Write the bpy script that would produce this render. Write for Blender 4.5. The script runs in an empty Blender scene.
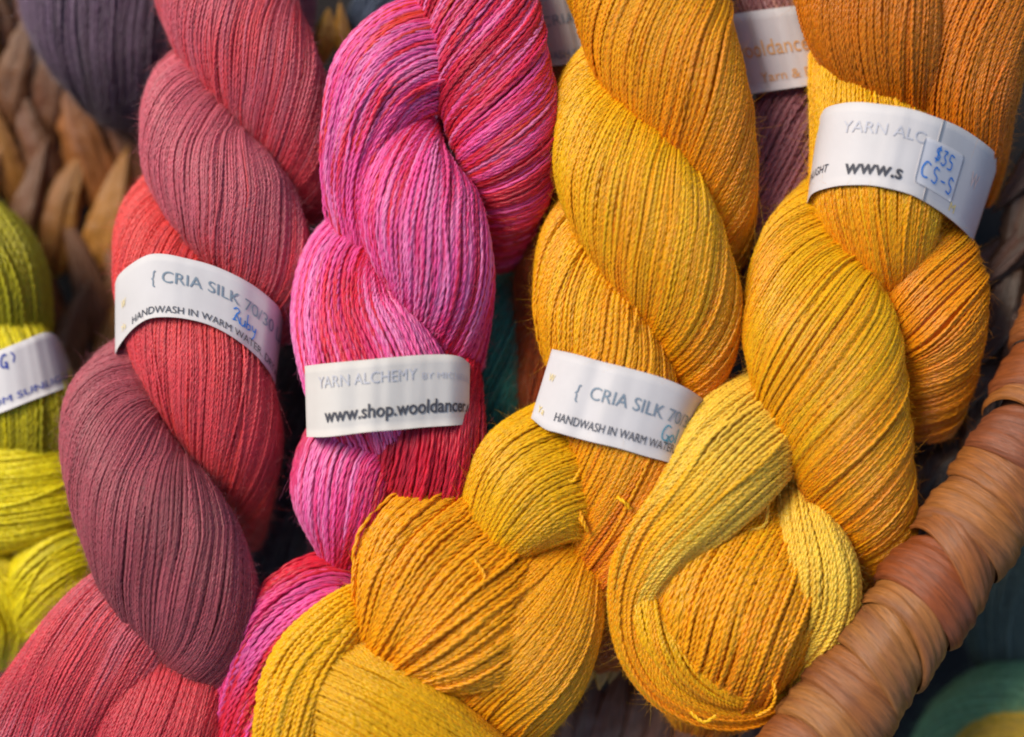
import bpy, math, random
import numpy as np
from mathutils import Vector
from mathutils.bvhtree import BVHTree

random.seed(7)
rng = np.random.default_rng(11)
sc = bpy.context.scene
col = sc.collection

# ------------------------------------------------------------------ units
# The pile is laid out on a flat survey grid: 1 grid unit = 0.4 mm, z up.
S = 0.0004
CAM_H = 2000.0          # camera height above the pile, in grid units


def W(p):
    """grid coordinates (x right, y down, height) -> grid metres/S, perspective-corrected for height"""
    p = np.asarray(p, float)
    f = (CAM_H - p[..., 2]) / CAM_H
    return np.stack([(p[..., 0] - 512) * f, (368.5 - p[..., 1]) * f, p[..., 2]], -1)


def lin(c):
    c = np.asarray(c, float) / 255.0
    return np.where(c <= 0.04045, c / 12.92, ((c + 0.055) / 1.055) ** 2.4)


# ------------------------------------------------------------------ objects
def tag(o, label=None, cat=None, group=None, kind=None):
    if label: o['label'] = label
    if cat: o['category'] = cat
    if group: o['group'] = group
    if kind: o['kind'] = kind
    return o


def thing(name, label, cat, loc=(0, 0, 0), group=None):
    o = bpy.data.objects.new(name, None)
    o.empty_display_size = 0.01
    o.location = loc
    col.objects.link(o)
    return tag(o, label, cat, group)


def mesh_obj(name, V, F, mats, parent=None, smooth=True, attrs=None, fmat=None, quads=True):
    """V (n,3) in grid units; F (m,k) int array, or list of polys"""
    me = bpy.data.meshes.new(name)
    V = np.ascontiguousarray(np.asarray(V, np.float32) * S)
    if isinstance(F, np.ndarray):
        k = F.shape[1]
        me.vertices.add(len(V)); me.vertices.foreach_set('co', V.ravel())
        me.loops.add(F.size); me.loops.foreach_set('vertex_index', F.astype(np.int32).ravel())
        me.polygons.add(len(F))
        me.polygons.foreach_set('loop_start', np.arange(0, F.size, k, dtype=np.int32))
        me.polygons.foreach_set('loop_total', np.full(len(F), k, np.int32))
    else:
        me.from_pydata([tuple(v) for v in V.tolist()], [], F)
    me.update(calc_edges=True)
    me.polygons.foreach_set('use_smooth', np.full(len(me.polygons), smooth, bool))
    if fmat is not None:
        me.polygons.foreach_set('material_index', np.asarray(fmat, np.int32))
    for n, a in (attrs or {}).items():
        a = np.asarray(a, np.float32)
        if a.ndim == 2 and a.shape[1] == 3:
            a = np.concatenate([a, np.ones((len(a), 1), np.float32)], 1)
        if a.ndim == 2:
            at = me.attributes.new(n, 'FLOAT_COLOR', 'POINT'); at.data.foreach_set('color', np.ascontiguousarray(a).ravel())
        else:
            at = me.attributes.new(n, 'FLOAT', 'POINT'); at.data.foreach_set('value', np.ascontiguousarray(a))
    for m in (mats if isinstance(mats, (list, tuple)) else [mats]):
        me.materials.append(m)
    o = bpy.data.objects.new(name, me)
    col.objects.link(o)
    if parent is not None:
        o.parent = parent
        o.location = tuple(-c for c in parent.location) if parent.parent is None else (0, 0, 0)
    return o


# ------------------------------------------------------------------ materials
def new_mat(name):
    m = bpy.data.materials.new(name); m.use_nodes = True
    nt = m.node_tree
    b = nt.nodes['Principled BSDF']
    return m, nt, b


def yarn_mat(name, rough=0.5, spec=0.35, sheen=0.25, mottle=0.18, tint=(1, 0.95, 0.85)):
    m, nt, b = new_mat(name)
    at = nt.nodes.new('ShaderNodeAttribute'); at.attribute_name = 'dye'
    tc = nt.nodes.new('ShaderNodeTexCoord')
    no = nt.nodes.new('ShaderNodeTexNoise'); no.inputs['Scale'].default_value = 420; no.inputs['Detail'].default_value = 2
    nt.links.new(tc.outputs['Object'], no.inputs['Vector'])
    mr = nt.nodes.new('ShaderNodeMapRange')
    mr.inputs[1].default_value = 0.3; mr.inputs[2].default_value = 0.7
    mr.inputs[3].default_value = 1 - mottle; mr.inputs[4].default_value = 1 + mottle
    nt.links.new(no.outputs['Fac'], mr.inputs[0])
    hs = nt.nodes.new('ShaderNodeHueSaturation')
    nt.links.new(at.outputs['Color'], hs.inputs['Color'])
    nt.links.new(mr.outputs[0], hs.inputs['Value'])
    nt.links.new(hs.outputs[0], b.inputs['Base Color'])
    b.inputs['Roughness'].default_value = rough
    b.inputs['Specular IOR Level'].default_value = spec
    b.inputs['Subsurface Weight'].default_value = 0.45
    b.inputs['Subsurface Radius'].default_value = (1.0, 1.0, 1.0)
    b.inputs['Subsurface Scale'].default_value = 0.0009
    b.inputs['Sheen Weight'].default_value = sheen
    b.inputs['Sheen Roughness'].default_value = 0.4
    b.inputs['Sheen Tint'].default_value = (*tint, 1)
    return m


M_SILK = yarn_mat('alpaca_silk_yarn', 0.36, 0.36, 0.03, 0.12)
M_GLOSS = yarn_mat('smooth_silk_yarn', 0.38, 0.36, 0.08, 0.08)
M_WOOL = yarn_mat('soft_wool_yarn', 0.65, 0.2, 0.25, 0.2)


def paper_mat(name, c, grain=0.05, rough=0.62):
    m, nt, b = new_mat(name)
    tc = nt.nodes.new('ShaderNodeTexCoord')
    no = nt.nodes.new('ShaderNodeTexNoise'); no.inputs['Scale'].default_value = 60; no.inputs['Detail'].default_value = 5
    nt.links.new(tc.outputs['Object'], no.inputs['Vector'])
    rp = nt.nodes.new('ShaderNodeValToRGB')
    rp.color_ramp.elements[0].position = 0.3; rp.color_ramp.elements[1].position = 0.7
    a = np.array(c)
    rp.color_ramp.elements[0].color = (*(a * (1 - grain)), 1)
    rp.color_ramp.elements[1].color = (*np.minimum(a * (1 + grain), 0.95), 1)
    nt.links.new(no.outputs['Fac'], rp.inputs[0]); nt.links.new(rp.outputs[0], b.inputs['Base Color'])
    n2 = nt.nodes.new('ShaderNodeTexNoise'); n2.inputs['Scale'].default_value = 900
    nt.links.new(tc.outputs['Object'], n2.inputs['Vector'])
    bp = nt.nodes.new('ShaderNodeBump'); bp.inputs['Strength'].default_value = 0.08; bp.inputs['Distance'].default_value = 0.0003
    nt.links.new(n2.outputs['Fac'], bp.inputs['Height']); nt.links.new(bp.outputs[0], b.inputs['Normal'])
    b.inputs['Roughness'].default_value = rough
    b.inputs['Specular IOR Level'].default_value = 0.25
    return m


def ink_mat(name, c, rough=0.6):
    m, nt, b = new_mat(name)
    tc = nt.nodes.new('ShaderNodeTexCoord')
    no = nt.nodes.new('ShaderNodeTexNoise'); no.inputs['Scale'].default_value = 1200
    nt.links.new(tc.outputs['Object'], no.inputs['Vector'])
    mx = nt.nodes.new('ShaderNodeMix'); mx.data_type = 'RGBA'
    a = lin(c)
    mx.inputs[6].default_value = (*a, 1); mx.inputs[7].default_value = (*np.minimum(a * 1.5 + 0.02, 1), 1)
    nt.links.new(no.outputs['Fac'], mx.inputs[0]); nt.links.new(mx.outputs[2], b.inputs['Base Color'])
    b.inputs['Roughness'].default_value = rough; b.inputs['Specular IOR Level'].default_value = 0.2
    return m


M_PAPER = paper_mat('white_label_paper', (0.63, 0.60, 0.59))
M_PAPER_CREAM = paper_mat('cream_label_paper', (0.62, 0.585, 0.54))
M_PAPER_SHADED = paper_mat('shaded_label_paper', (0.56, 0.53, 0.53))  # white label paper for the rear bands, shade put into its colour
M_STICKER = paper_mat('white_sticker_paper', (0.64, 0.63, 0.66), 0.02, 0.4)
I_DARK = ink_mat('dark_grey_ink', (62, 62, 68))
I_SLATE = ink_mat('slate_ink', (112, 126, 138))
I_PALE = ink_mat('pale_grey_ink', (172, 172, 178))
I_GOLD = ink_mat('pale_gold_ink', (214, 190, 120))
I_OCHRE = ink_mat('ochre_ink', (190, 140, 80))
I_PINK = ink_mat('pale_peach_ink', (222, 190, 180))
I_BLUE = ink_mat('blue_pen_ink', (25, 110, 190))
I_TEAL = ink_mat('teal_pen_ink', (40, 135, 160))
I_NAVY = ink_mat('navy_pen_ink', (40, 60, 140))


def husk_mat(name):
    """dried leaf husk: tone from the 'tone' attribute, long fibres along the strip ('su','sv' attributes)"""
    m, nt, b = new_mat(name)
    au = nt.nodes.new('ShaderNodeAttribute'); au.attribute_name = 'su'
    av = nt.nodes.new('ShaderNodeAttribute'); av.attribute_name = 'sv'
    dy = nt.nodes.new('ShaderNodeAttribute'); dy.attribute_name = 'dye'
    cb = nt.nodes.new('ShaderNodeCombineXYZ')
    ml = nt.nodes.new('ShaderNodeMath'); ml.operation = 'MULTIPLY'; ml.inputs[1].default_value = 0.07
    nt.links.new(au.outputs['Fac'], ml.inputs[0])
    nt.links.new(ml.outputs[0], cb.inputs[0]); nt.links.new(av.outputs['Fac'], cb.inputs[1])
    fine = nt.nodes.new('ShaderNodeTexNoise'); fine.inputs['Scale'].default_value = 0.5; fine.inputs['Detail'].default_value = 6
    fine.inputs['Roughness'].default_value = 0.65
    nt.links.new(cb.outputs[0], fine.inputs['Vector'])
    big = nt.nodes.new('ShaderNodeTexNoise'); big.inputs['Scale'].default_value = 0.055; big.inputs['Detail'].default_value = 3
    nt.links.new(cb.outputs[0], big.inputs['Vector'])
    r1 = nt.nodes.new('ShaderNodeMapRange'); r1.inputs[1].default_value = .25; r1.inputs[2].default_value = .75
    r1.inputs[3].default_value = .42; r1.inputs[4].default_value = 1.5
    nt.links.new(fine.outputs['Fac'], r1.inputs[0])
    mx = nt.nodes.new('ShaderNodeMix'); mx.data_type = 'RGBA'; mx.blend_type = 'MIX'
    nt.links.new(dy.outputs['Color'], mx.inputs[6])
    mx.inputs[7].default_value = (*lin((116, 66, 44)), 1)
    r2 = nt.nodes.new('ShaderNodeMapRange'); r2.inputs[1].default_value = .45; r2.inputs[2].default_value = .75
    r2.inputs[3].default_value = 0; r2.inputs[4].default_value = .75
    nt.links.new(big.outputs['Fac'], r2.inputs[0]); nt.links.new(r2.outputs[0], mx.inputs[0])
    hs = nt.nodes.new('ShaderNodeHueSaturation')
    nt.links.new(mx.outputs[2], hs.inputs['Color']); nt.links.new(r1.outputs[0], hs.inputs['Value'])
    nt.links.new(hs.outputs[0], b.inputs['Base Color'])
    bp = nt.nodes.new('ShaderNodeBump'); bp.inputs['Strength'].default_value = 0.55; bp.inputs['Distance'].default_value = 0.0012
    nt.links.new(fine.outputs['Fac'], bp.inputs['Height']); nt.links.new(bp.outputs[0], b.inputs['Normal'])
    b.inputs['Roughness'].default_value = 0.38; b.inputs['Specular IOR Level'].default_value = 0.5
    return m


M_HUSK = husk_mat('dried_husk')


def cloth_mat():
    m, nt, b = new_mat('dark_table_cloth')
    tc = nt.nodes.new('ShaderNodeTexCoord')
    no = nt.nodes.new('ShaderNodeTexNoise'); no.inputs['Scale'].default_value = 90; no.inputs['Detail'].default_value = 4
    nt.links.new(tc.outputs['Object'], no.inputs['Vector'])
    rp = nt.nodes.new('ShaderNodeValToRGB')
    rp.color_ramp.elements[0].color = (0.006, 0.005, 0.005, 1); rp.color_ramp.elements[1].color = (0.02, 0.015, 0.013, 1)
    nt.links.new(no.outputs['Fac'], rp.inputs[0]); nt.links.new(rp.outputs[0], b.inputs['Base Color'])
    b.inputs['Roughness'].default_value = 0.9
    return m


M_CLOTH = cloth_mat()


# ------------------------------------------------------------------ splines
def spline(P, n):
    """centripetal-ish Catmull-Rom through the rows of P, resampled to n rows evenly by length of the first 3 columns"""
    P = np.asarray(P, float)
    d = np.maximum(np.linalg.norm(np.diff(P[:, :3], axis=0), axis=1), 1e-6) ** 0.5
    t = np.concatenate([[0], np.cumsum(d)])
    m = np.zeros_like(P)
    sl = np.diff(P, axis=0) / np.diff(t)[:, None]
    m[0] = sl[0]; m[-1] = sl[-1]
    for i in range(1, len(P) - 1):
        h0, h1 = t[i] - t[i - 1], t[i + 1] - t[i]
        m[i] = (sl[i - 1] * h1 + sl[i] * h0) / (h0 + h1)
    tt = np.linspace(0, t[-1], 600)
    k = np.clip(np.searchsorted(t, tt, side='right') - 1, 0, len(P) - 2)
    h = np.diff(t)[k]; u = ((tt - t[k]) / h)[:, None]; h = h[:, None]
    Q = ((2*u**3 - 3*u**2 + 1) * P[k] + (u**3 - 2*u**2 + u) * h * m[k]
         + (-2*u**3 + 3*u**2) * P[k + 1] + (u**3 - u**2) * h * m[k + 1])
    L = np.concatenate([[0], np.cumsum(np.linalg.norm(np.diff(Q[:, :3], axis=0), axis=1))])
    if n is None or n < 1:
        return Q, L[-1]
    ls = np.linspace(0, L[-1], n)
    return np.stack([np.interp(ls, L, Q[:, j]) for j in range(P.shape[1])], 1), L[-1]


def smooth_noise(n, m, step, r=rng):
    """(n,m) smooth random rows, one knot every `step` samples"""
    k = max(int(m / step) + 3, 4)
    g = r.normal(size=(n, k))
    x = np.linspace(0, k - 1.001, m)
    i = x.astype(int); f = x - i; f = f * f * (3 - 2 * f)
    return g[:, i] * (1 - f) + g[:, i + 1] * f


def palette(cols, t):
    cols = np.asarray(cols, float)
    t = np.clip(t, 0, 0.99999) * (len(cols) - 1)
    i = t.astype(int); f = (t - i)[..., None]; f = f * f * (3 - 2 * f)
    return cols[i] * (1 - f) + cols[i + 1] * f


# ------------------------------------------------------------------ yarn strands
EDGES = {
    'gold_mid': ([(552, 349), (575, 354), (598, 360.5), (628, 368), (657, 376), (676, 383), (690, 390), (703, 399), (714, 410)],
        [(531, 418), (545, 429), (559, 433), (588, 441), (618, 448), (645, 456), (667, 462), (684, 469), (698, 478)]),
    'gold_right': ([(819, 116), (826, 108), (841, 103.4), (858, 102), (875, 103.4), (909, 108.5), (931, 115.3), (959.5, 127), (983, 142.4), (994, 152), (999, 160)],
        [(807, 203), (812, 194), (834, 186.5), (852, 185), (875, 185.8), (912, 195), (928, 204), (942.6, 213.6), (958, 226), (967, 235), (972, 243)]),
    'ruby': ([(115, 284), (118, 276), (132.5, 263), (149, 254.5), (165, 254), (187, 258.5), (208.6, 264), (230, 272.6), (252, 284.5), (269, 297.5), (279, 308), (283, 320)],
        [(115, 354), (119, 346), (132.6, 329), (148, 319), (165, 317), (187, 319), (208.6, 324.7), (230, 335.5), (252, 352), (265, 366), (272, 377), (275, 386)]),
    'pink': ([(304.6, 366), (325, 363.5), (368, 359.5), (400, 356.5), (427, 354.6), (450, 354.8), (462, 357.5), (470, 364)],
        [(306.6, 437), (325, 437), (368, 432), (400, 429.5), (427, 427), (450, 425.6), (462, 424.8), (469, 424)]),
    'lime': ([(-40, 366), (-20, 358), (0, 350), (25, 340), (45, 332.5), (55, 335), (60, 342)],
        [(-36, 426), (-18, 419), (0, 413), (30, 401), (56, 391), (68, 386), (75, 380)]),
    'rust': ([(530, -14), (550, -18), (575, -22), (600, -26)],
        [(548, 66), (562, 65), (590, 60), (618, 54)]),
    'mauve': ([(722, 17), (735, 14), (768, 9), (800, 5), (824, 1)],
        [(745, 95), (757, 93), (788, 88.5), (818, 84), (842, 80)]),
}


def inside(x, y, poly):
    poly = np.asarray(poly, float); r = np.zeros(x.shape, bool); j = len(poly) - 1
    for i in range(len(poly)):
        (xi, yi), (xj, yj) = poly[i], poly[j]
        if yi != yj:
            r ^= ((yi > y) != (yj > y)) & (x < (xj - xi) * (y - yi) / (yj - yi) + xi)
        j = i
    return r


ALL_CORES = {}
STAT = [0]


def strand(parent, path, cols, alpha=0.0, d=4.8, pitch=12.0, mat=None, fuzz=1.0, step=2.1, vary=0.10,
           mixer=None, ratio=0.82, wob=1.0, pile=1.0, key=None, hairlen=7, loose=0.0, name='strand', ang=0.09, tone=0.07, two=True, plyoff=0.215):
    """One bundle of parallel yarns: every yarn is two plied threads that run along the bundle's surface.
    path rows: x, y, height, half-width (grid)."""
    P = np.asarray(path, float)
    Wp = W(P[:, :3]); f = (CAM_H - P[:, 2]) / CAM_H
    P4 = np.concatenate([Wp, (P[:, 3] * f)[:, None]], 1)
    _, L = spline(P4, 0)
    M = max(int(L / step), 12)
    Q, L = spline(P4, M)
    C = Q[:, :3]; hw = np.maximum(Q[:, 3] - d * 0.5, 4)
    hd = np.minimum(hw * ratio, 57)
    T = np.gradient(C, axis=0); T /= np.linalg.norm(T, axis=1)[:, None]
    Z = np.array([0, 0, 1.0])
    N = np.cross(Z, T); N /= np.maximum(np.linalg.norm(N, axis=1), 1e-6)[:, None]
    B = np.cross(T, N)
    ds = L / (M - 1)
    rbar = np.sqrt(0.5 * (hw**2 + hd**2))
    per = 2 * math.pi * rbar
    al = np.interp(np.linspace(0, 1, M), np.linspace(0, 1, len(alpha)), alpha) if isinstance(alpha, (list, tuple)) else np.full(M, float(alpha))
    ta = np.tan(np.radians(al)); alpha = float(np.mean(np.abs(al)))
    rr_ = np.maximum(rbar, 14); tw = ta / rr_
    twist = np.concatenate([[0], np.cumsum(0.5 * (tw[1:] + tw[:-1]) * ds)])
    n1 = int(np.percentile(per, 90) * math.cos(math.radians(alpha)) / (d * 0.60))
    n2 = int(n1 * 0.9)
    n = n1 + n2
    base = np.concatenate([np.arange(n1) / n1, (np.arange(n2) + 0.5) / n2]) * 2 * math.pi
    layer = np.concatenate([np.zeros(n1), np.ones(n2)])
    dphi = 2 * math.pi / n1
    base = base + rng.normal(size=n) * dphi * 0.30
    phi = base[:, None] + twist[None] + smooth_noise(n, M, 42) * dphi * 0.40 * wob + smooth_noise(n, M, 160) * dphi * 0.6 * wob
    r1, r2, r3_, r4 = rng.random(4) * 6.28
    sg = np.arange(M)[None] * ds
    phi = phi + 0.015 * np.sin(5 * base[:, None] + sg / 47 + r1) + 0.009 * np.sin(13 * base[:, None] - sg / 31 + r2)
    lump = 1.9 * np.sin(3 * base[:, None] + sg / 39 + r3_) * np.sin(sg / 57 + r4) + 0.7 * np.sin(9 * base[:, None] + sg / 80 + r2)
    crowd = np.clip(per.max() / per, 1, 5)
    off = (-layer[:, None] * d * 0.42 + rng.normal(size=(n, 1)) * d * 0.10 + smooth_noise(n, M, 30) * d * 0.12 * wob
           + (rng.random((n, 1)) - 0.35) * d * 0.35 * (crowd - 1)[None] * pile)
    stray = (rng.random(n) < 0.035) & (layer < 1)
    ns = int(stray.sum())
    if ns:
        phi[stray] += np.linspace(-.5, .5, M)[None] * rng.normal(size=(ns, 1)) * 0.55 + smooth_noise(ns, M, 70) * dphi * 1.6
        off[stray] += d * 0.5
    off = off + lump * np.clip(hw / 50, 0, 1)[None]
    c, s = np.cos(phi), np.sin(phi)
    rad = N[None] * c[..., None] + B[None] * s[..., None]
    nrm = N[None] * (c * hd)[..., None] + B[None] * (s * hw)[..., None]
    nrm /= np.linalg.norm(nrm, axis=2)[..., None]
    pos = C[None] + N[None] * (c * hw)[..., None] + B[None] * (s * hd)[..., None] + nrm * off[..., None]
    # a few loose loops that stand off the surface
    if loose > 0:
        k = max(int(n1 * loose), 1)
        for i in rng.choice(n1, k, replace=False):
            c0 = rng.integers(M // 6, max(M - M // 6, M // 6 + 1)); wd = rng.uniform(8, 22)
            g = np.exp(-((np.arange(M) - c0) / wd) ** 2)
            pos[i] += nrm[i] * (g * rng.uniform(2, 6))[:, None] + N * (g * rng.normal() * 4)[:, None]
    tan = np.gradient(pos, axis=1); tan /= np.maximum(np.linalg.norm(tan, axis=2), 1e-6)[..., None]
    nn = nrm - tan * np.sum(nrm * tan, 2)[..., None]; nn /= np.maximum(np.linalg.norm(nn, axis=2), 1e-6)[..., None]
    bb = np.cross(tan, nn)
    # what can be seen from the camera or a step beside it
    view = np.array([0, 0, CAM_H]) - pos; view /= np.linalg.norm(view, axis=2)[..., None]
    fc = np.sum(nrm * view, 2)
    kz = CAM_H / (CAM_H - pos[..., 2])
    sx, sy = pos[..., 0] * kz, pos[..., 1] * kz
    vis = (fc > -0.28) & (np.abs(sx) < 512 + 55) & (np.abs(sy) < 368 + 55)
    vis[layer > 0] &= (fc[layer > 0] > -0.05)
    seg = vis[:, :-1] & vis[:, 1:]
    # dye
    tpos = np.linspace(0, 1, M)[None] + ang * np.sin(base + r1)[:, None] + ang * 0.5 * np.sin(3 * base + r4)[:, None] + rng.normal(size=(n, 1)) * vary
    cl = np.array([lin(c_) for c_ in cols])
    if mixer is None:
        dye = palette(cl, tpos)
    else:
        dye = mixer(pos, n, M, cl, L)
    dye = dye * (1 + tone * rng.normal(size=(n, 1, 1))) * (1 + 0.05 * smooth_noise(n, M, 25)[..., None])
    dye = np.maximum(dye, 0.002) * 0.92
    dye = dye / np.maximum(dye.max(2) / 0.90, 1)[..., None]
    # plied threads
    sl = np.arange(M) * ds / math.cos(math.radians(alpha))
    K = 5
    ka = np.arange(K) / K * 2 * math.pi
    Vs, Fs, Ds = [], [], []
    base_i = 0
    psd = rng.normal(size=(n, 1)).clip(-1.6, 1.6)
    plies = (0, math.pi) if two else (0,)
    for ph in plies:
        th = 2 * math.pi * sl[None] / pitch * (1 + 0.16 * psd) + base[:, None] * 37 % 6.283 + ph + smooth_noise(n, M, 20) * 0.7
        off_r = d * (plyoff if two else 0.0); pr = d * (0.31 if two else 0.5)
        thick = pr * (1 + 0.09 * smooth_noise(n, M, 9))
        ctr = pos + nn * (np.cos(th) * off_r)[..., None] + bb * (np.sin(th) * off_r)[..., None]
        ring = (ctr[:, :, None] + nn[:, :, None] * (np.cos(ka)[None, None, :, None] * thick[..., None, None])
                + bb[:, :, None] * (np.sin(ka)[None, None, :, None] * thick[..., None, None]))
        idx = np.arange(n * M * K).reshape(n, M, K)
        a = idx[:, :-1][seg]; b_ = idx[:, 1:][seg]
        q = np.stack([a, np.roll(a, -1, 1), np.roll(b_, -1, 1), b_], -1).reshape(-1, 4)
        used = np.zeros(n * M * K, bool); used[q.ravel()] = True
        remap = np.cumsum(used) - 1
        Vs.append(ring.reshape(-1, 3)[used]); Ds.append(np.repeat(dye.reshape(-1, 3), K, 0)[used])
        Fs.append(remap[q] + base_i); base_i += int(used.sum())
    # stray fibres standing off the yarn
    nf = int(seg.sum() * step * 0.09 * fuzz)
    if nf > 0:
        ii, jj = np.nonzero(seg & (layer < 1)[:, None])
        for t_, b_ in EDGES.values():
            cov = inside(sx[ii, jj] + 512, 368.5 - sy[ii, jj], list(t_) + list(b_)[::-1])
            ii, jj = ii[~cov], jj[~cov]
        if len(ii):
            pick = rng.integers(0, len(ii), nf)
            ii, jj = ii[pick], jj[pick]
            p0 = pos[ii, jj] + nn[ii, jj] * d * 0.3
            dirv = nn[ii, jj] * rng.uniform(0.1, 0.75, (nf, 1)) + tan[ii, jj] * rng.normal(size=(nf, 1)) + bb[ii, jj] * rng.normal(size=(nf, 1)) * 0.7
            dirv /= np.linalg.norm(dirv, axis=1)[:, None]
            cur = rng.normal(size=(nf, 3)) * 0.9
            ln = rng.gamma(2.2, hairlen / 2.2, (nf, 1))
            kk = 8
            tt = np.linspace(0, 1, kk)
            hair = p0[:, None] + (dirv * ln)[:, None] * tt[None, :, None] + (cur * ln * 0.5)[:, None] * (tt**2)[None, :, None]
            hair += (-nn[ii, jj] * ln * 0.25)[:, None] * (tt**2)[None, :, None]
            e1 = np.cross(dirv, rng.normal(size=(nf, 3))); e1 /= np.linalg.norm(e1, axis=1)[:, None]
            e2 = np.cross(dirv, e1)
            r3 = 0.13 * (1 - 0.7 * tt)
            a3 = np.arange(3) / 3 * 2 * math.pi
            ring = hair[:, :, None] + (e1[:, None, None] * np.cos(a3)[None, None, :, None] + e2[:, None, None] * np.sin(a3)[None, None, :, None]) * r3[None, :, None, None]
            idx = np.arange(nf * kk * 3).reshape(nf, kk, 3)
            a = idx[:, :-1].reshape(-1, 3); b_ = idx[:, 1:].reshape(-1, 3)
            q = np.stack([a, np.roll(a, -1, 1), np.roll(b_, -1, 1), b_], -1).reshape(-1, 4)
            Vs.append(ring.reshape(-1, 3)); Fs.append(q + base_i); base_i += nf * kk * 3
            Ds.append(np.repeat(dye[ii, jj], kk * 3, 0))
    # the packed inside of the bundle
    Kc = 28; st = max(M // 60, 1)
    ids = np.unique(np.concatenate([np.arange(0, M, st), [M - 1]]))
    pc = np.arange(Kc) / Kc * 2 * math.pi
    inset = d * 0.85 + 1.8
    hwc, hdc = np.maximum(hw[ids] - inset, 2), np.maximum(hd[ids] - inset, 2)
    core = (C[ids][:, None] + N[ids][:, None] * (np.cos(pc)[None] * hwc[:, None])[..., None] + B[ids][:, None] * (np.sin(pc)[None] * hdc[:, None])[..., None])
    idx = np.arange(len(ids) * Kc).reshape(len(ids), Kc)
    a, b_ = idx[:-1].reshape(-1, Kc), idx[1:].reshape(-1, Kc)
    q = np.stack([a, np.roll(a, -1, 1), np.roll(b_, -1, 1), b_], -1).reshape(-1, 4)
    cV = core.reshape(-1, 3)
    if key is not None:
        ALL_CORES.setdefault(key, []).append((C[ids][:, None] + N[ids][:, None] * (np.cos(pc)[None] * hw[ids][:, None])[..., None]
                                              + B[ids][:, None] * (np.sin(pc)[None] * hd[ids][:, None])[..., None], q))
    Vs.append(cV); Fs.append(q + base_i)
    Ds.append(np.repeat(palette(cl, np.linspace(0, 1, M)[ids]), Kc, 0))
    V = np.concatenate(Vs); F = np.concatenate(Fs); D = np.concatenate(Ds)
    STAT[0] += len(F)
    return mesh_obj(name, V, F, mat or M_SILK, parent, attrs={'dye': D})


def loose_thread(parent, pts, c, d=4.0, mat=None, name='loose_thread'):
    """a single yarn end: two plied threads along a hand-laid path"""
    P = W(np.asarray(pts, float)); _, L = spline(P, 0); M = max(int(L / 1.5), 8)
    Q, L = spline(P, M)
    T = np.gradient(Q, axis=0); T /= np.linalg.norm(T, axis=1)[:, None]
    N = np.cross(T, [0.31, 0.2, 0.93]); N /= np.linalg.norm(N, axis=1)[:, None]; B = np.cross(T, N)
    Vs, Fs = [], []; K = 6; ka = np.arange(K) / K * 2 * math.pi
    for w, ph in enumerate((0, math.pi)):
        th = np.arange(M) * L / M / 11 * 2 * math.pi + ph
        c0 = Q + (N * np.cos(th)[:, None] + B * np.sin(th)[:, None]) * d * 0.22
        ring = c0[:, None] + (N[:, None] * np.cos(ka)[None, :, None] + B[:, None] * np.sin(ka)[None, :, None]) * d * 0.3
        idx = np.arange(M * K).reshape(M, K) + w * M * K
        a, b_ = idx[:-1], idx[1:]
        Fs.append(np.stack([a, np.roll(a, -1, 1), np.roll(b_, -1, 1), b_], -1).reshape(-1, 4)); Vs.append(ring.reshape(-1, 3))
    V = np.concatenate(Vs)
    return mesh_obj(name, V, np.concatenate(Fs), mat or M_SILK, parent, attrs={'dye': np.tile(lin(c), (len(V), 1))})


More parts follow.
